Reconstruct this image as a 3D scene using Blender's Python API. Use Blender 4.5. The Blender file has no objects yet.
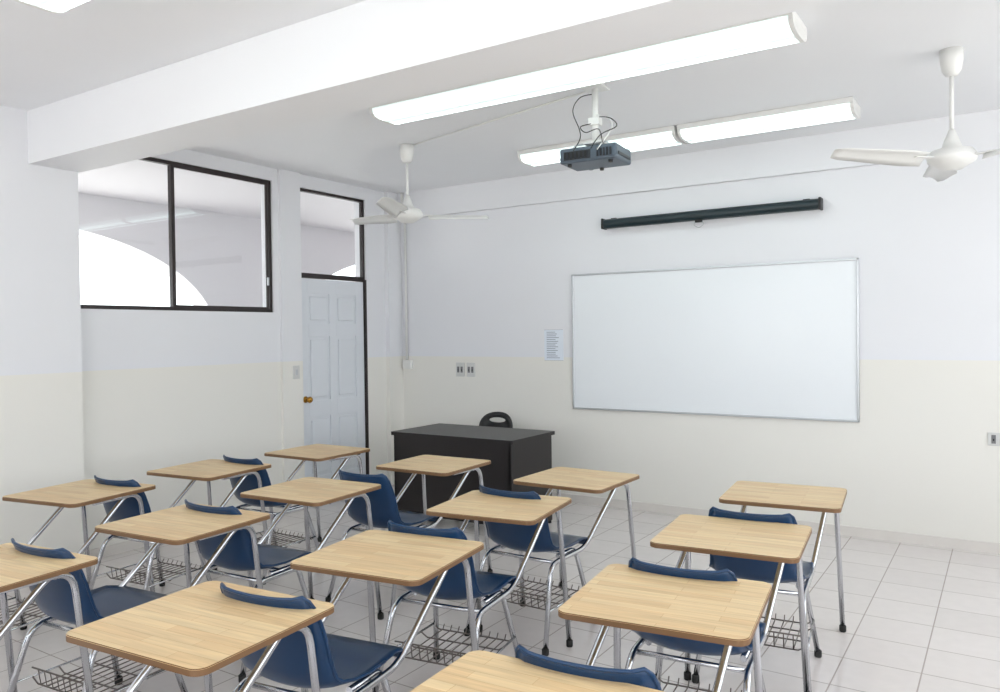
import bpy, bmesh, math, random
from mathutils import Matrix, Vector
random.seed(7)
C=bpy.context.scene.collection
# ------------------------------------------------------------------ materials
def new_mat(name):
    m=bpy.data.materials.new(name); m.use_nodes=True
    nt=m.node_tree; b=nt.nodes['Principled BSDF']
    return m,nt,b
def srgb(r,g,b):
    f=lambda c:(c/255/12.92) if c/255<=0.04045 else ((c/255+0.055)/1.055)**2.4
    return (f(r),f(g),f(b),1)
def simple(name,col,rough=.5,metal=0,var=0.04,scale=6,spec=.5,bump=0):
    m,nt,b=new_mat(name)
    tc=nt.nodes.new('ShaderNodeTexCoord'); n=nt.nodes.new('ShaderNodeTexNoise')
    n.inputs['Scale'].default_value=scale; n.inputs['Detail'].default_value=4
    nt.links.new(tc.outputs['Object'],n.inputs['Vector'])
    mx=nt.nodes.new('ShaderNodeMix'); mx.data_type='RGBA'
    c=srgb(*col)
    mx.inputs[6].default_value=tuple(v*(1-var) for v in c[:3])+(1,)
    mx.inputs[7].default_value=tuple(min(1,v*(1+var)) for v in c[:3])+(1,)
    nt.links.new(n.outputs['Fac'],mx.inputs[0]); nt.links.new(mx.outputs[2],b.inputs['Base Color'])
    b.inputs['Roughness'].default_value=rough; b.inputs['Metallic'].default_value=metal
    b.inputs['Specular IOR Level'].default_value=spec
    if bump:
        bp=nt.nodes.new('ShaderNodeBump'); bp.inputs['Strength'].default_value=bump; bp.inputs['Distance'].default_value=.002
        n2=nt.nodes.new('ShaderNodeTexNoise'); n2.inputs['Scale'].default_value=scale*30
        nt.links.new(tc.outputs['Object'],n2.inputs['Vector'])
        nt.links.new(n2.outputs['Fac'],bp.inputs['Height']); nt.links.new(bp.outputs[0],b.inputs['Normal'])
    return m
def wall_mat(name,upper,lower,zsplit=1.33):
    m,nt,b=new_mat(name)
    g=nt.nodes.new('ShaderNodeNewGeometry'); s=nt.nodes.new('ShaderNodeSeparateXYZ')
    nt.links.new(g.outputs['Position'],s.inputs[0])
    gt=nt.nodes.new('ShaderNodeMath'); gt.operation='GREATER_THAN'; gt.inputs[1].default_value=zsplit
    nt.links.new(s.outputs['Z'],gt.inputs[0])
    mx=nt.nodes.new('ShaderNodeMix'); mx.data_type='RGBA'
    mx.inputs[6].default_value=srgb(*lower); mx.inputs[7].default_value=srgb(*upper)
    nt.links.new(gt.outputs[0],mx.inputs[0])
    n=nt.nodes.new('ShaderNodeTexNoise'); n.inputs['Scale'].default_value=1.3; n.inputs['Detail'].default_value=5
    nt.links.new(g.outputs['Position'],n.inputs['Vector'])
    mr=nt.nodes.new('ShaderNodeMapRange'); mr.inputs[3].default_value=.965; mr.inputs[4].default_value=1.0
    nt.links.new(n.outputs['Fac'],mr.inputs[0])
    mu=nt.nodes.new('ShaderNodeMix'); mu.data_type='RGBA'; mu.blend_type='MULTIPLY'; mu.inputs[0].default_value=1
    nt.links.new(mx.outputs[2],mu.inputs[6]); nt.links.new(mr.outputs[0],mu.inputs[7])
    nt.links.new(mu.outputs[2],b.inputs['Base Color'])
    b.inputs['Roughness'].default_value=.6; b.inputs['Specular IOR Level'].default_value=.25
    n2=nt.nodes.new('ShaderNodeTexNoise'); n2.inputs['Scale'].default_value=90
    nt.links.new(g.outputs['Position'],n2.inputs['Vector'])
    bp=nt.nodes.new('ShaderNodeBump'); bp.inputs['Strength'].default_value=.08; bp.inputs['Distance'].default_value=.003
    nt.links.new(n2.outputs['Fac'],bp.inputs['Height']); nt.links.new(bp.outputs[0],b.inputs['Normal'])
    return m
M_wall=wall_mat('wall_paint',(236,237,241),(239,237,231))
M_ceil=wall_mat('ceiling_paint',(242,243,246),(242,243,246))
M_corr=wall_mat('corridor_paint',(228,226,229),(222,219,221))
M_base=simple('skirting_tile',(226,221,216),.3)
M_frame=simple('window_frame_dark',(38,28,28),.4)
M_door=simple('door_white',(226,230,236),.4,var=.02)
M_brass=simple('brass',(190,140,60),.25,1)
M_white=simple('white_plastic',(232,232,230),.35,var=.015)
M_plate=simple('switch_plate',(214,214,212),.35,var=.015)
M_plated=simple('switch_insert',(120,120,122),.35,var=.015)
M_alu=simple('aluminium',(200,203,206),.3,.8)
M_board=simple('whiteboard_enamel',(240,244,248),.22,var=.01,scale=2)
M_dark=simple('screen_case',(22,40,46),.35)
M_black=simple('black_plastic',(26,26,28),.4)
M_rub=simple('rubber_foot',(30,30,30),.7)
M_blue=simple('blue_polypropylene',(18,56,94),.28,var=.06,scale=4,bump=.05)
M_chrome=simple('chrome_tube',(205,207,212),.16,1,var=.03)
M_wire=simple('steel_wire',(120,112,108),.35,.9)
M_edge=simple('tabletop_edge',(122,90,60),.5)
M_proj=simple('projector_grey',(80,92,104),.4)
M_projd=simple('projector_dark',(34,38,44),.4)
M_paper=simple('paper',(230,237,246),.8,var=.01)
M_ink=simple('print_ink',(130,136,150),.8)
M_lens=simple('lens_glass',(20,24,40),.05)
M_desktop=simple('desk_top_black',(44,42,44),.4,var=.1,scale=3)
M_deskbody=simple('desk_body_black',(24,18,20),.45,var=.25,scale=5)
M_ground=simple('outdoor_ground',(212,211,206),.9)
# floor tiles
def tile_mat():
    m,nt,b=new_mat('floor_tiles')
    g=nt.nodes.new('ShaderNodeNewGeometry')
    br=nt.nodes.new('ShaderNodeTexBrick'); br.offset=0; br.squash=1
    br.inputs['Scale'].default_value=1; br.inputs['Brick Width'].default_value=.33; br.inputs['Row Height'].default_value=.33
    br.inputs['Mortar Size'].default_value=.0035; br.inputs['Mortar Smooth'].default_value=.2; br.inputs['Bias'].default_value=0
    br.inputs['Color1'].default_value=srgb(228,222,220); br.inputs['Color2'].default_value=srgb(223,217,215)
    br.inputs['Mortar'].default_value=srgb(176,167,162)
    nt.links.new(g.outputs['Position'],br.inputs['Vector'])
    n=nt.nodes.new('ShaderNodeTexNoise'); n.inputs['Scale'].default_value=14; n.inputs['Detail'].default_value=6
    nt.links.new(g.outputs['Position'],n.inputs['Vector'])
    mr=nt.nodes.new('ShaderNodeMapRange'); mr.inputs[3].default_value=.93; mr.inputs[4].default_value=1.04
    nt.links.new(n.outputs['Fac'],mr.inputs[0])
    mu=nt.nodes.new('ShaderNodeMix'); mu.data_type='RGBA'; mu.blend_type='MULTIPLY'; mu.inputs[0].default_value=1
    nt.links.new(br.outputs['Color'],mu.inputs[6]); nt.links.new(mr.outputs[0],mu.inputs[7])
    nt.links.new(mu.outputs[2],b.inputs['Base Color'])
    b.inputs['Roughness'].default_value=.14; b.inputs['Specular IOR Level'].default_value=.6
    bp=nt.nodes.new('ShaderNodeBump'); bp.inputs['Strength'].default_value=.4; bp.inputs['Distance'].default_value=.002; bp.invert=True
    nt.links.new(br.outputs['Fac'],bp.inputs['Height']); nt.links.new(bp.outputs[0],b.inputs['Normal'])
    return m
M_tile=tile_mat()
def wood_mat():
    m,nt,b=new_mat('oak_tabletop')
    tc=nt.nodes.new('ShaderNodeTexCoord'); oi=nt.nodes.new('ShaderNodeObjectInfo')
    add=nt.nodes.new('ShaderNodeVectorMath'); add.operation='ADD'
    sc=nt.nodes.new('ShaderNodeVectorMath'); sc.operation='SCALE'; sc.inputs[0].default_value=(3.1,1.7,0)
    nt.links.new(oi.outputs['Random'],sc.inputs['Scale'])
    nt.links.new(tc.outputs['Object'],add.inputs[0]); nt.links.new(sc.outputs[0],add.inputs[1])
    br=nt.nodes.new('ShaderNodeTexBrick'); br.offset=.37; br.offset_frequency=2
    br.inputs['Scale'].default_value=1; br.inputs['Brick Width'].default_value=.42; br.inputs['Row Height'].default_value=.042
    br.inputs['Mortar Size'].default_value=.0006; br.inputs['Bias'].default_value=0
    br.inputs['Color1'].default_value=srgb(234,208,163); br.inputs['Color2'].default_value=srgb(223,190,143)
    br.inputs['Mortar'].default_value=srgb(198,158,106)
    nt.links.new(add.outputs[0],br.inputs['Vector'])
    mp=nt.nodes.new('ShaderNodeMapping'); mp.inputs['Scale'].default_value=(4,70,4)
    nt.links.new(add.outputs[0],mp.inputs[0])
    n=nt.nodes.new('ShaderNodeTexNoise'); n.inputs['Scale'].default_value=1; n.inputs['Detail'].default_value=6; n.inputs['Distortion'].default_value=.6
    nt.links.new(mp.outputs[0],n.inputs['Vector'])
    mr=nt.nodes.new('ShaderNodeMapRange'); mr.inputs[1].default_value=.3; mr.inputs[2].default_value=.7; mr.inputs[3].default_value=.82; mr.inputs[4].default_value=1.05
    nt.links.new(n.outputs['Fac'],mr.inputs[0])
    mu=nt.nodes.new('ShaderNodeMix'); mu.data_type='RGBA'; mu.blend_type='MULTIPLY'; mu.inputs[0].default_value=1
    nt.links.new(br.outputs['Color'],mu.inputs[6]); nt.links.new(mr.outputs[0],mu.inputs[7])
    nt.links.new(mu.outputs[2],b.inputs['Base Color'])
    b.inputs['Roughness'].default_value=.4; b.inputs['Specular IOR Level'].default_value=.35
    return m
M_wood=wood_mat()
def light_mat():
    m,nt,b=new_mat('fluorescent_diffuser')
    b.inputs['Base Color'].default_value=srgb(225,238,238); b.inputs['Roughness'].default_value=.4
    tc=nt.nodes.new('ShaderNodeTexCoord'); s=nt.nodes.new('ShaderNodeSeparateXYZ')
    nt.links.new(tc.outputs['Object'],s.inputs[0])
    w=nt.nodes.new('ShaderNodeMath'); w.operation='MULTIPLY'; w.inputs[1].default_value=2*math.pi/.16
    c=nt.nodes.new('ShaderNodeMath'); c.operation='COSINE'
    nt.links.new(s.outputs['Y'],w.inputs[0]); nt.links.new(w.outputs[0],c.inputs[0])
    mr=nt.nodes.new('ShaderNodeMapRange'); mr.inputs[1].default_value=1; mr.inputs[2].default_value=-1; mr.inputs[3].default_value=.35; mr.inputs[4].default_value=3.0
    nt.links.new(c.outputs[0],mr.inputs[0])
    b.inputs['Emission Color'].default_value=(.84,1,.98,1); nt.links.new(mr.outputs[0],b.inputs['Emission Strength'])
    return m
M_light=light_mat()
def glass_mat():
    m=bpy.data.materials.new('window_glass'); m.use_nodes=True; nt=m.node_tree; nt.nodes.clear()
    o=nt.nodes.new('ShaderNodeOutputMaterial'); t=nt.nodes.new('ShaderNodeBsdfTransparent'); t.inputs[0].default_value=(.97,.98,.98,1)
    g=nt.nodes.new('ShaderNodeBsdfGlossy'); g.inputs['Roughness'].default_value=.02
    fr=nt.nodes.new('ShaderNodeLayerWeight'); fr.inputs[0].default_value=.5
    p=nt.nodes.new('ShaderNodeMath'); p.operation='POWER'; p.inputs[1].default_value=5
    q=nt.nodes.new('ShaderNodeMath'); q.operation='MULTIPLY_ADD'; q.inputs[1].default_value=.9; q.inputs[2].default_value=.05
    nt.links.new(fr.outputs['Facing'],p.inputs[0]); nt.links.new(p.outputs[0],q.inputs[0])
    mx=nt.nodes.new('ShaderNodeMixShader'); nt.links.new(q.outputs[0],mx.inputs[0]); nt.links.new(t.outputs[0],mx.inputs[1]); nt.links.new(g.outputs[0],mx.inputs[2])
    nt.links.new(mx.outputs[0],o.inputs[0]); return m
M_glass=glass_mat()
# ------------------------------------------------------------------ mesh builder
class MB:
    def __init__(s): s.bm=bmesh.new(); s.mats=[]
    def mi(s,m):
        if m not in s.mats: s.mats.append(m)
        return s.mats.index(m)
    def box(s,a,b,mat,bev=0,M=None,seg=2):
        t=bmesh.new(); bmesh.ops.create_cube(t,size=1)
        for v in t.verts:
            v.co=Vector(((a[i]+b[i])/2+v.co[i]*(b[i]-a[i]) for i in range(3)))
        if bev: bmesh.ops.bevel(t,geom=t.edges[:],offset=bev,segments=seg,affect='EDGES',profile=.5)
        s._merge(t,mat,M,False)
    def _merge(s,t,mat,M=None,smooth=False):
        k=s.mi(mat); vm={}
        for v in t.verts: vm[v]=s.bm.verts.new(M@v.co if M else v.co)
        for f in t.faces:
            try: nf=s.bm.faces.new([vm[v] for v in f.verts])
            except ValueError: continue
            nf.material_index=k; nf.smooth=smooth or f.smooth
        t.free()
    def tube(s,pts,r,mat,n=10,sub=0,caps=True):
        P=[Vector(p) for p in pts]
        if sub:
            Q=[]
            for i in range(len(P)-1):
                p0=P[max(i-1,0)];p1=P[i];p2=P[i+1];p3=P[min(i+2,len(P)-1)]
                for j in range(sub):
                    t=j/sub
                    Q.append(.5*((2*p1)+(-p0+p2)*t+(2*p0-5*p1+4*p2-p3)*t*t+(-p0+3*p1-3*p2+p3)*t**3))
            Q.append(P[-1]); P=Q
        k=s.mi(mat); rings=[]; up=None
        for i,p in enumerate(P):
            d=(P[min(i+1,len(P)-1)]-P[max(i-1,0)]).normalized()
            if up is None:
                up=Vector((0,0,1)) if abs(d.z)<.9 else Vector((1,0,0))
            x=d.cross(up).normalized(); up=x.cross(d).normalized()
            rr=r[i] if isinstance(r,(list,tuple)) else r
            rings.append([s.bm.verts.new(p+rr*(math.cos(2*math.pi*a/n)*x+math.sin(2*math.pi*a/n)*up)) for a in range(n)])
        for i in range(len(rings)-1):
            for a in range(n):
                f=s.bm.faces.new([rings[i][a],rings[i][(a+1)%n],rings[i+1][(a+1)%n],rings[i+1][a]]); f.material_index=k; f.smooth=True
        if caps:
            for rg in (rings[0],rings[-1]):
                f=s.bm.faces.new(rg); f.material_index=k
    def bent(s,pts,r,mat,n=10,rad=.06,seg=5):
        """polyline with rounded bends"""
        P=[Vector(p) for p in pts]; Q=[P[0]]
        for i in range(1,len(P)-1):
            a=P[i-1]-P[i]; b=P[i+1]-P[i]; k=min(rad,a.length*.45,b.length*.45)
            p1=P[i]+a.normalized()*k; p2=P[i]+b.normalized()*k
            for j in range(seg+1):
                t=j/seg; Q.append((1-t)**2*p1+2*t*(1-t)*P[i]+t*t*p2)
        Q.append(P[-1]); s.tube(Q,r,mat,n)
    def lathe(s,prof,c,mat,n=28,M=None):
        """prof list of (r,z) around z axis at c"""
        k=s.mi(mat); rings=[]
        for (r,z) in prof:
            ring=[]
            for a in range(n):
                v=Vector((c[0]+max(r,1e-4)*math.cos(2*math.pi*a/n),c[1]+max(r,1e-4)*math.sin(2*math.pi*a/n),c[2]+z))
                ring.append(s.bm.verts.new(M@v if M else v))
            rings.append(ring)
        for i in range(len(rings)-1):
            for a in range(n):
                f=s.bm.faces.new([rings[i][a],rings[i][(a+1)%n],rings[i+1][(a+1)%n],rings[i+1][a]]); f.material_index=k; f.smooth=True
        for rg in (rings[0],rings[-1]):
            f=s.bm.faces.new(rg); f.material_index=k
    def prism(s,poly,z0,z1,mat,mside=None,axis='Z',M=None):
        """poly 2D; extruded. axis Z: (x,y)->z ; axis X: (y,z)->x ; axis Y:(x,z)->y"""
        def mk(p,h):
            v={'Z':Vector((p[0],p[1],h)),'X':Vector((h,p[0],p[1])),'Y':Vector((p[0],h,p[1]))}[axis]
            return s.bm.verts.new(M@v if M else v)
        a=[mk(p,z0) for p in poly]; b=[mk(p,z1) for p in poly]
        k=s.mi(mat); ks=s.mi(mside or mat)
        f=s.bm.faces.new(a); f.material_index=k; f=s.bm.faces.new(b); f.material_index=k
        n=len(poly)
        for i in range(n):
            f=s.bm.faces.new([a[i],a[(i+1)%n],b[(i+1)%n],b[i]]); f.material_index=ks
    def sheet(s,rows,th,mat):
        """grid of points -> thick smooth sheet"""
        k=s.mi(mat); R=len(rows); N=len(rows[0])
        nor=[[None]*N for _ in range(R)]
        for i in range(R):
            for j in range(N):
                du=rows[i][min(j+1,N-1)]-rows[i][max(j-1,0)]; dv=rows[min(i+1,R-1)][j]-rows[max(i-1,0)][j]
                nor[i][j]=du.cross(dv).normalized()
        A=[[s.bm.verts.new(rows[i][j]+nor[i][j]*th/2) for j in range(N)] for i in range(R)]
        B=[[s.bm.verts.new(rows[i][j]-nor[i][j]*th/2) for j in range(N)] for i in range(R)]
        def q(*v):
            f=s.bm.faces.new(v); f.material_index=k; f.smooth=True
        for i in range(R-1):
            for j in range(N-1):
                q(A[i][j],A[i][j+1],A[i+1][j+1],A[i+1][j]); q(B[i][j],B[i+1][j],B[i+1][j+1],B[i][j+1])
            q(A[i][0],A[i+1][0],B[i+1][0],B[i][0]); q(A[i][-1],B[i][-1],B[i+1][-1],A[i+1][-1])
        for j in range(N-1):
            q(A[0][j],B[0][j],B[0][j+1],A[0][j+1]); q(A[-1][j],A[-1][j+1],B[-1][j+1],B[-1][j])
    def mesh(s,name):
        bmesh.ops.recalc_face_normals(s.bm,faces=s.bm.faces[:])
        me=bpy.data.meshes.new(name); s.bm.to_mesh(me); s.bm.free()
        for m in s.mats: me.materials.append(m)
        return me
    def obj(s,name,loc=(0,0,0),rotz=0):
        o=bpy.data.objects.new(name,s.mesh(name)); C.objects.link(o); o.location=loc; o.rotation_euler=(0,0,rotz); return o
def rrect(w,d,r,n=5,cx=0,cy=0):
    P=[]
    for (sx,sy,a0) in ((1,1,0),(-1,1,90),(-1,-1,180),(1,-1,270)):
        for i in range(n+1):
            a=math.radians(a0+90*i/n)
            P.append((cx+sx*(w/2-r)+r*math.cos(a),cy+sy*(d/2-r)+r*math.sin(a)))
    return P
# ------------------------------------------------------------------ room
H=3.03; YB=6.33; XL=-5.4; XR=2.1; Y0=-2.6
m=MB(); m.box((XL-.15,Y0-.15,-.1),(XR+.15,YB+.15,0),M_tile); m.obj('floor')
m=MB(); m.box((XL-.15,Y0-.15,H),(XR+.15,YB+.15,H+.15),M_ceil); m.obj('ceiling')
m=MB(); m.box((XL-.15,YB,0),(XR+.15,YB+.15,H),M_wall); m.obj('wall_back')
m=MB(); m.box((XL+.05,YB-.05,2.76),(XR,YB,H),M_wall); m.obj('trim_ledge')
# left wall with openings (x from XL-.15 to XL)
WY0,WY1,WZ0,WZ1=2.93,4.66,1.765,2.92
DY0,DY1,DZ=4.955,5.84,2.91
m=MB(); a=XL-.15
m.box((a,Y0,0),(XL,WY0,H),M_wall)
m.box((a,WY0,0),(XL,WY1,WZ0),M_wall); m.box((a,WY0,WZ1),(XL,WY1,H),M_wall)
m.box((a,WY1,0),(XL,DY0,H),M_wall)
m.box((a,DY0,DZ),(XL,DY1,H),M_wall); m.box((a,DY1,0),(XL,YB,H),M_wall)
m.box((XL,Y0,0),(XL+.1,2.90,H),M_wall)          # thicker column under the beam
m.box((XL,4.72,0),(XL+.03,DY0,H),M_wall)        # pilaster between window and door
m.box((XL,6.12,0),(XL+.05,YB,H),M_wall)         # corner pier
m.obj('wall_left')
# right wall, unseen; openings made wide to throw more light on the ceiling
m=MB(); b0=XR; b1=XR+.15
m.box((b0,Y0,0),(b1,YB,.85),M_wall); m.box((b0,Y0,2.9),(b1,YB,H),M_wall)
for y0,y1 in ((Y0,-2.3),(-.2,0),(2.4,2.6),(5.6,YB)): m.box((b0,y0,.85),(b1,y1,2.9),M_wall)
m.obj('wall_right')
# unseen rear wall, added with openings to cut the light from behind
m=MB(); c0=Y0-.15; c1=Y0
m.box((XL-.15,c0,0),(XR+.15,c1,.85),M_wall); m.box((XL-.15,c0,2.6),(XR+.15,c1,H),M_wall)
for x0,x1 in ((XL-.15,-4.9),(-2.9,-2.5),(-.5,-.1),(1.8,XR+.15)): m.box((x0,c0,.85),(x1,c1,2.6),M_wall)
m.obj('wall_rear')
# structural beam across ceiling
m=MB(); m.box((XL+.02,2.58,2.69),(XR,2.92,H-.001),M_ceil); m.obj('trim_beam')
# baseboards
m=MB(); m.box((XL,YB-.012,0),(XR,YB,.075),M_base); m.obj('baseboard_back')
m=MB(); m.box((XL+.1,Y0,0),(XL+.112,2.912,.075),M_base); m.box((XL,2.90,0),(XL+.012,4.72,.075),M_base); m.box((XL+.03,4.72,0),(XL+.042,DY0,.075),M_base); m.box((XL,DY1,0),(XL+.012,6.12,.075),M_base); m.obj('baseboard_left')
# windows
def window(name,y0,y1,z0,z1,mull,t=.03):
    m=MB(); x0=XL-.06; x1=XL-.02
    m.box((x0,y0,z0),(x1,y0+t,z1),M_frame); m.box((x0,y1-t,z0),(x1,y1,z1),M_frame)
    m.box((x0,y0+t,z0),(x1,y1-t,z0+t),M_frame); m.box((x0,y0+t,z1-t),(x1,y1-t,z1),M_frame)
    for y in mull: m.box((x0,y-t/2,z0+t),(x1,y+t/2,z1-t),M_frame)
    m.box((x0+.022,y0+t,z0+t),(x0+.026,y1-t,z1-t),M_glass)
    return m
w=window('w',WY0,WY1,WZ0,WZ1,[3.70])
w.box((XL-.03,4.60,WZ0+.03),(XL-.015,4.618,WZ1-.03),M_frame)
w.box((XL-.03,3.71,WZ0+.03),(XL-.015,4.6,WZ0+.045),M_frame); w.box((XL-.03,3.71,WZ1-.045),(XL-.015,4.6,WZ1-.03),M_frame)
w.box((XL-.017,4.60,2.0),(XL-.005,4.617,2.07),M_alu,.003)
w.obj('window_1')
window('w',DY0,DY1,2.11,DZ,[],.026).obj('window_2')
# door (six panel)
m=MB(); dx=XL-.03; dy0=DY0+.008; dy1=DY1-.028; dt=2.085
m.box((dx-.035,dy0,.01),(dx,dy1,dt),M_door)
W=dy1-dy0; st=.11; ms=.09
cols=[(dy0+st,dy0+(W-ms)/2),(dy0+(W+ms)/2,dy1-st)]
rowsz=[(.24,.80),(.95,1.55),(1.67,1.95)]
m.box((dx,dy0,.01),(dx+.012,dy0+st,dt),M_door,.002); m.box((dx,dy1-st,.01),(dx+.012,dy1,dt),M_door,.002)
m.box((dx,cols[0][1],.01),(dx+.012,cols[1][0],dt),M_door,.002)
for z0,z1 in ((.01,.24),(.80,.95),(1.55,1.67),(1.95,dt)):
    for c in cols: m.box((dx,c[0],z0),(dx+.012,c[1],z1),M_door,.002)
for c in cols:
    for z0,z1 in rowsz: m.box((dx-.004,c[0]+.03,z0+.03),(dx+.010,c[1]-.03,z1-.03),M_door,.008)
RX=Matrix.Translation((dx+.012,dy0+.06,.97))@Matrix.Rotation(math.radians(90),4,'Y')
m.lathe([(.03,0),(.03,.006),(.012,.01),(.012,.035),(.026,.045),(.03,.06),(.022,.075),(0,.078)],(0,0,0),M_brass,20,RX)
m.obj('door_1')
m=MB(); m.box((XL-.06,DY1-.022,0),(XL+.002,DY1,2.11),M_frame); m.box((XL-.06,DY0,2.09),(XL-.015,DY1-.022,2.11),M_frame); m.box((XL-.08,DY0,0),(XL-.03,DY0+.006,2.09),M_door); m.obj('trim_door_frame')
# ---- corridor beyond the left wall
XC=-7.6
m=MB(); m.box((XC-.3,-3,-.1),(XL-.15,12,0),M_tile); m.obj('floor_corridor')
m=MB(); m.box((XC-.3,-3,2.98),(XL-.15,12,3.13),M_corr); m.obj('ceiling_corridor')
m=MB(); m.box((XC-.3,12,0),(XL-.15,12.15,3.13),M_corr); m.obj('wall_corridor_end')
m=MB(); m.box((XL-.15,YB+.15,0),(XL,12,3.1),M_corr); m.obj('wall_corridor_inner')
m=MB(); k=m.mi(M_corr)
def arch_z(y):
    for c in (-1.8,3.6,9.0):
        t=abs(y-c)/2.1
        if t<1: return 1.6+1.06*math.sqrt(1-t*t)
    return 0
ys=[-3]
for c in (-1.8,3.6,9.0):
    for i in range(41):
        a=math.pi*(1-i/40); y=c+2.1*math.cos(a)
        if y>ys[-1]+1e-4: ys.append(y)
ys.append(12)
for i in range(len(ys)-1):
    y0,y1=ys[i],ys[i+1]; mid=(y0+y1)/2
    if arch_z(mid)>0:
        z0=arch_z(y0) or 1.6; z1=arch_z(y1) or 1.6
        m.prism([(y0,z0),(y1,z1),(y1,2.98),(y0,2.98)],XC-.25,XC,M_corr,axis='X')
        m.prism([(y0,0),(y1,0),(y1,.9),(y0,.9)],XC-.25,XC,M_corr,axis='X')
    else: m.prism([(y0,0),(y1,0),(y1,2.98),(y0,2.98)],XC-.25,XC,M_corr,axis='X')
bmesh.ops.remove_doubles(m.bm,verts=m.bm.verts[:],dist=1e-5)
m.obj('wall_corridor_arcade')
m=MB(); m.box((-40,-30,-.35),(30,40,-.12),M_ground); m.obj('ground_outdoor')
# ------------------------------------------------------------------ whiteboard etc.
m=MB(); x0,x1,z0,z1=-3.33,-.93,.862,2.085; y=YB
m.box((x0,y-.012,z0),(x1,y-.001,z1),M_board)
t=.016
m.box((x0,y-.022,z0),(x1,y-.001,z0+t),M_alu,.003); m.box((x0,y-.022,z1-t),(x1,y-.001,z1),M_alu,.003)
m.box((x0,y-.022,z0),(x0+t,y-.001,z1),M_alu,.003); m.box((x1-t,y-.022,z0),(x1,y-.001,z1),M_alu,.003)
m.obj('whiteboard')
m=MB(); ys_=YB-.06
m.prism([(ys_+.04*math.cos(a),2.505+.042*math.sin(a)) for a in [2*math.pi*i/20 for i in range(20)]],-2.98,-1.19,M_dark,axis='X')
m.box((-2.99,ys_-.045,2.46),(-2.97,ys_+.045,2.552),M_black,.006); m.box((-1.195,ys_-.045,2.46),(-1.175,ys_+.045,2.552),M_black,.006)
m.box((-2.93,YB-.03,2.48),(-2.88,YB-.001,2.558),M_black,.003); m.box((-1.32,YB-.03,2.48),(-1.27,YB-.001,2.558),M_black,.003)
hc=-2.12
m.box((hc-.03,ys_-.03,2.445),(hc+.03,ys_-.01,2.465),M_black,.003)
m.tube([(hc-.03,ys_-.02,2.45),(hc-.038,ys_-.02,2.425),(hc,ys_-.02,2.405),(hc+.038,ys_-.02,2.425),(hc+.03,ys_-.02,2.45)],.004,M_alu,6,4)
m.obj('projection_screen')
m=MB(); m.box((-3.63,YB-.003,1.30),(-3.43,YB-.0005,1.585),M_paper)
z=1.565
for i in range(15):
    wdt=.15*random.uniform(.6,1) if i not in (0,) else .09
    m.box((-3.605,YB-.0036,z-.005),(-3.605+wdt,YB-.003,z),M_ink); z-=.017
for q in ((-3.63,1.30,-3.43,1.302),(-3.63,1.583,-3.43,1.585)): m.box((q[0],YB-.0036,q[1]),(q[2],YB-.003,q[3]),M_ink)
m.obj('paper_notice')
def plate(name,loc,w,h,n,axis='Y'):
    m=MB()
    if axis=='Y':
        m.box((-w/2,-.012,-h/2),(w/2,0,h/2),M_plate,.003)
        for i in range(n):
            cx=(i-(n-1)/2)*w/n*.85; m.box((cx-.013,-.016,-.03),(cx+.013,-.011,.03),M_plated,.002)
            m.box((cx-.004,-.018,-.012),(cx+.004,-.014,.004),M_black)
    else:
        m.box((0,-w/2,-h/2),(.01,w/2,h/2),M_plate,.003); m.box((.009,-.012,-.025),(.014,.012,.025),M_alu,.002)
    return m.obj(name,loc)
plate('wall_outlet',(-4.60,YB,1.2),.1,.14,2); plate('wall_outlet',(-4.47,YB,1.2),.1,.14,2)
plate('wall_outlet',(-.06,YB,.79),.12,.09,2)
plate('light_switch',(XL+.03,4.87,1.23),.075,.12,1,'X')
m=MB(); m.tube([(-5.28,YB-.02,1.28),(-5.28,YB-.02,2.745)],.013,M_white,10); m.tube([(-5.28,YB-.065,2.745),(-5.28,YB-.065,H)],.013,M_white,10)
m.box((-5.30,YB-.08,2.735),(-5.26,YB-.005,2.759),M_white,.004)
m.box((-5.32,YB-.045,1.20),(-5.21,YB,1.29),M_white,.004); m.obj('wall_conduit')
# ------------------------------------------------------------------ ceiling lights
def ceiling_light(x0,x1,y0,y1):
    m=MB(); L=x1-x0; w=y1-y0
    m.box((-L/2,-w/2,-.035),(L/2,w/2,-.0005),M_white,.004)
    N=12; prof=[]
    for i in range(N+1):
        a=math.pi*i/N; prof.append((-(w/2-.012)*math.copysign(abs(math.cos(a))**.6,math.cos(a)),-.033-.055*math.sin(a)**.8))
    m.prism(prof,-L/2+.02,L/2-.02,M_light,axis='X')
    p2=[(a*1.03,b*1.05+.001) for a,b in prof]
    m.prism(p2,-L/2,-L/2+.022,M_white,axis='X'); m.prism(p2,L/2-.022,L/2,M_white,axis='X')
    return m.obj('ceiling_light',((x0+x1)/2,(y0+y1)/2,H))
ceiling_light(-3.40,-.82,3.72,4.04)
ceiling_light(-3.32,-2.00,5.38,5.69)
ceiling_light(-1.98,-.82,5.38,5.69)
ceiling_light(-3.40,-.85,1.54,1.84)
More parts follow.
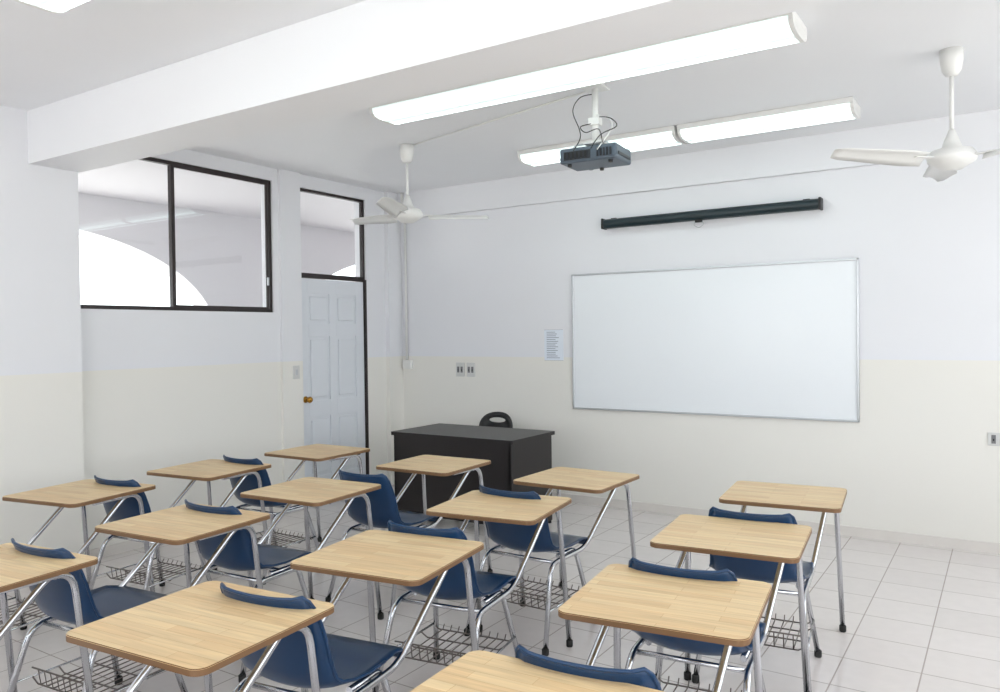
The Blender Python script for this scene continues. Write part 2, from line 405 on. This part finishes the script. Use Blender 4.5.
# ------------------------------------------------------------------ fans
def fan(x,y,zh,R_,ang):
    m=MB()
    m.lathe([(.012,-.14),(.03,-.135),(.046,-.11),(.055,-.06),(.058,0)],(0,0,0),M_white)
    m.tube([(0,0,-.1),(0,0,zh-H+.05)],.011,M_white)
    z=zh-H
    m.lathe([(.0,-.075),(.05,-.07),(.08,-.05),(.115,-.03),(.12,0),(.10,.03),(.05,.045),(.03,.10),(.015,.14)],(0,0,z),M_white)
    for k in range(3):
        a=math.radians(ang+120*k); M=Matrix.Translation((0,0,z-.01))@Matrix.Rotation(a,4,'Z')
        m.box((.08,-.018,-.004),(.22,.018,.002),M_white,.001,M)
        rows=[]
        for i in range(12):
            t=i/11; xx=.16+(R_-.16)*t; wd=.078*(1-.32*t)*(.55+.45*min(1,t*5))*(1 if i<11 else .6)
            rows.append([M@Vector((xx,j*wd,.026*j*(1-.4*t)-.012*j*j+.02*t)) for j in (-1,-.5,0,.5,1)])
        m.sheet(rows,.004,M_white)
    return m.obj('ceiling_fan',(x,y,H))
fan(-3.92,4.72,2.50,.66,-66); fan(-.25,4.80,2.47,.68,222)
# ------------------------------------------------------------------ projector
m=MB(); px,py,pz=-2.08,4.27,2.61
m.box((-.18,-.13,-.045),(.18,.13,.045),M_proj,.014,None,3)
m.box((-.185,-.10,-.02),(.185,.10,.0),M_projd,.004)
m.box((-.15,-.137,-.028),(.02,-.128,.022),M_projd,.003)
for i in range(6): m.box((-.145+i*.026,-.140,-.022),(-.133+i*.026,-.132,.015),M_black)
for i in range(5): m.box((.06+i*.02,-.136,-.025),(.07+i*.02,-.129,.02),M_projd)
RL=Matrix.Translation((-.09,.13,0))@Matrix.Rotation(math.radians(-90),4,'X')
m.lathe([(.04,0),(.042,.02),(.034,.022),(.032,.008),(0,.012)],(0,0,0),M_lens,24,RL)
for cx,cy in ((-.13,-.09),(.13,-.09),(0,.1)): m.lathe([(.012,-.06),(.014,-.045),(.008,-.04)],(cx,cy,0),M_black,12)
# mount
m.box((-.07,-.07,H-pz-.012),(.07,.07,H-pz-.0005),M_white,.003)
m.tube([(0,0,.09),(0,0,H-pz-.01)],.02,M_white,16)
m.box((-.035,-.03,.19),(.035,.03,.235),M_white,.004)
m.box((-.06,-.05,.075),(.06,.05,.09),M_white,.003)
for sx,sy in ((-1,-1),(1,-1),(-1,1),(1,1)): m.bent([(sx*.04,sy*.03,.08),(sx*.10,sy*.07,.07),(sx*.12,sy*.08,.035)],.006,M_alu,8,.02)
m.tube([(0,0,.38),(-.08,-.04,.36),(-.12,-.06,.28),(-.07,-.08,.16),(-.05,-.12,.09),(-.08,-.15,.02)],.003,M_black,6,6)
m.tube([(.01,0,.24),(.08,-.05,.22),(.14,-.08,.19),(.17,-.1,.14),(.08,-.12,.10),(.03,-.15,.02)],.003,M_black,6,6)
m.tube([(0,-.02,.20),(-.07,-.06,.18),(-.02,-.10,.13),(.06,-.1,.14),(.10,-.14,.05)],.003,M_black,6,6)
m.tube([(.02,-.02,.25),(.11,-.06,.20),(.14,-.1,.13),(.07,-.15,.01)],.003,M_white,6,6)
m.obj('ceiling_projector',(px,py,pz),math.radians(4))
m=MB(); m.tube([(-3.85,4.72,H-.006),(-2.15,4.3,H-.006)],.006,M_white,8); m.obj('ceiling_cable_duct')
# ------------------------------------------------------------------ teacher desk & chair
m=MB(); w,d,h=1.2,.67,.75
m.prism(rrect(w,d,.015),h-.028,h,M_desktop,M_deskbody)
m.box((-w/2+.03,-d/2+.02,.08),(w/2-.03,-d/2+.038,h-.028),M_deskbody,.002)
m.box((-w/2+.02,-d/2+.02,.02),(-w/2+.045,d/2-.03,h-.028),M_deskbody,.002)
m.box((w/2-.045,-d/2+.02,.02),(w/2-.02,d/2-.03,h-.028),M_deskbody,.002)
m.box((w/2-.42,-d/2+.10,.15),(w/2-.045,d/2-.04,h-.028),M_deskbody,.002)
for i in range(3): m.box((w/2-.41,d/2-.042,.17+i*.18),(w/2-.055,d/2-.03,.33+i*.18),M_deskbody,.003)
for sx in (-1,1):
    for sy in (-1,1): m.lathe([(.018,0),(.018,.022)],(sx*(w/2-.033),sy*(d/2-.06),0),M_rub,12)
m.obj('teacher_desk',(-3.72,5.27,0))
m=MB()
# chair facing -y
out=[];inn=[]
N=32
for i in range(N):
    a=2*math.pi*i/N; ca,sa=math.cos(a),math.sin(a)
    ex=math.copysign(abs(ca)**.8,ca)*.175; ez=math.copysign(abs(sa)**.85,sa)*.16
    out.append((ex,ez)); inn.append((ca*.085,.085+sa*.024))
k=m.mi(M_black)
def bk(p,o): return m.bm.verts.new(Vector((p[0],.20+.04*(p[1]/.16)*.5-.06*(p[0]/.21)**2+o,.66+p[1])))
Lr=[[bk(p,o) for p in ps] for ps,o in ((out,0),(inn,0),(inn,.012),(out,.012))]
for q in range(4):
    A=Lr[q];B=Lr[(q+1)%4]
    for i in range(N):
        f=m.bm.faces.new([A[i],A[(i+1)%N],B[(i+1)%N],B[i]]); f.material_index=k; f.smooth=True
rows=[]
for i,(yy,zz) in enumerate([(-.24,.425),(-.22,.445),(-.1,.45),(.05,.445),(.16,.45),(.2,.47)]):
    wd=(.18,.21,.22,.21,.2,.18)[i]; rows.append([Vector((u*wd,yy,zz+.012*u*u)) for u in (-1,-.6,-.2,.2,.6,1)])
m.sheet(rows,.014,M_black)
for sx in (-1,1):
    m.bent([(sx*.15,.20,.62),(sx*.17,.18,.44),(sx*.19,-.18,.43),(sx*.21,-.24,0)],.011,M_black,8,.05)
    m.bent([(sx*.17,.05,.43),(sx*.2,.24,0)],.011,M_black,8)
m.tube([(-.18,.02,.43),(.18,.02,.43)],.009,M_black,8)
m.obj('teacher_chair',(-3.99,5.90,0),math.radians(8))
# ------------------------------------------------------------------ student desk-chair
m=MB(); TW,TD,TZ=.55,.53,.74
m.prism(rrect(TW,TD,.038,7),TZ-.019,TZ-.003,M_wood,M_edge)
m.prism(rrect(TW-.004,TD-.004,.036,7),TZ-.003,TZ,M_wood,M_edge)
r=.0125; CX=-.06; CY=-.02      # seat sits a little to the left of the worktop
for s in (-1,1):
    m.bent([(s*.21,-.10,TZ-.032),(s*.225,.18,TZ-.032),(s*.25,.25,.015)],r,M_chrome,12,.07)
    m.bent([(s*.19,.22,TZ-.034),(s*.19,.12,TZ-.034),(s*.20+CX,-.16+CY,.405),(s*.20+CX,-.52+CY,.405),(s*.235+CX,-.64+CY,.015)],r,M_chrome,12,.07)
    m.bent([(s*.17+CX,-.40+CY,.412),(s*.17+CX,-.22+CY,.412),(s*.225+CX,-.12+CY,.015)],r,M_chrome,12,.05)
    for fx,fy in ((s*.25,.25),(s*.235+CX,-.64+CY),(s*.225+CX,-.12+CY)): m.lathe([(.015,0),(.017,.004),(.017,.03),(.0135,.034)],(fx,fy,0),M_rub,12)
    m.tube([(s*.222+CX,-.585+CY,.19),(s*.21+CX,-.165+CY,.19)],.005,M_chrome,8)
for yy in (-.30,-.47): m.tube([(-.20+CX,yy+CY,.40),(.20+CX,yy+CY,.40)],.010,M_chrome,8)
m.tube([(-.22,.12,TZ-.04),(.22,.12,TZ-.04)],.009,M_chrome,8)
# wire rack
for i in range(9):
    x=-.16+.04*i+CX; m.tube([(x,-.52+CY,.235),(x,-.51+CY,.17),(x,-.17+CY,.17),(x,-.155+CY,.19)],.0028,M_wire,6)
for yy in (-.51,-.4,-.28,-.17): m.tube([(-.215+CX,yy+CY,.19),(-.18+CX,yy+CY,.168),(.18+CX,yy+CY,.168),(.215+CX,yy+CY,.19)],.0035,M_wire,6)
m.tube([(-.2+CX,-.52+CY,.235),(.2+CX,-.52+CY,.235)],.0035,M_wire,6)
# shell
prof=[(-.085,.400,.17,0),(-.09,.425,.190,0),(-.11,.444,.203,0),(-.18,.452,.212,.1),(-.26,.442,.216,.35),(-.34,.432,.216,.6),(-.42,.430,.210,.8),(-.49,.440,.202,1),(-.53,.468,.194,1.1),(-.553,.515,.190,1.15),(-.57,.565,.190,1.15),(-.584,.620,.190,1.1),(-.598,.675,.186,1.0),(-.612,.725,.180,.8),(-.624,.752,.172,.65),(-.632,.768,.158,.5)]
rows=[]
N=13
for i,(yy,zz,wd,cur) in enumerate(prof):
    p0=prof[max(i-1,0)];p1=prof[min(i+1,len(prof)-1)]
    dy,dz=p1[0]-p0[0],p1[1]-p0[1]; L=math.hypot(dy,dz); ny,nz=dz/L,-dy/L   # normal toward sitter
    row=[]
    for j in range(N):
        u=-1+2*j/(N-1); c=.034*cur*(abs(u)**2.2)+ (.008 if abs(u)>.99 and i>2 else 0)
        row.append(Vector((u*wd+CX,yy+ny*c+CY,zz+nz*c)))
    rows.append(row)
m.sheet(rows,.007,M_blue)
rim=[rows[i][0]+Vector((-.001,0,0)) for i in range(4,len(rows))]+[rows[-1][j] for j in range(1,N)]+[rows[i][-1]+Vector((.001,0,0)) for i in range(len(rows)-2,3,-1)]
m.tube(rim,.0055,M_blue,8)
me=m.mesh('student_chair_desk')
desks=[(-4.18,2.27,10),(-4.18,3.08,6),(-4.11,3.92,1),(-3.08,1.32,6),(-3.09,2.14,5),(-3.12,2.93,4),(-3.05,3.90,2),(-1.96,1.42,5),(-1.95,2.22,8),(-2.04,3.12,8),(-2.04,3.91,-1),(-.94,4.03,6),(-.93,3.13,6),(-.88,2.29,7),(-.88,1.40,3)]
for x,y,a in desks:
    o=bpy.data.objects.new('student_chair_desk',me); C.objects.link(o); o.location=(x,y,0); o.rotation_euler=(0,0,math.radians(a))
# ------------------------------------------------------------------ world, sun & camera
w=bpy.data.worlds.new('sky'); bpy.context.scene.world=w; w.use_nodes=True
bg=w.node_tree.nodes['Background']; bg.inputs[0].default_value=(.93,.968,1,1); bg.inputs[1].default_value=2.7
sd=bpy.data.lights.new('sun','SUN'); sd.energy=7; sd.angle=math.radians(3); sd.color=(1,.98,.965)
so=bpy.data.objects.new('sun',sd); C.objects.link(so)
so.rotation_euler=Vector((.12,.60,-.79)).to_track_quat('-Z','Y').to_euler(); so.location=(0,-8,10)
cd=bpy.data.cameras.new("camera"); cam=bpy.data.objects.new("camera",cd); C.objects.link(cam)
cd.sensor_width=36; cd.lens=36*780/1000
R=Matrix.Rotation(math.radians(33.1),3,'Z')@Matrix.Rotation(math.radians(89.05),3,'X')@Matrix.Rotation(math.radians(-0.7),3,'Z')
cam.matrix_world=Matrix.Translation((0,0,1.56))@R.to_4x4()
bpy.context.scene.camera=cam
vs=bpy.context.scene.view_settings; vs.view_transform='Standard'; vs.look='None'; vs.exposure=.33
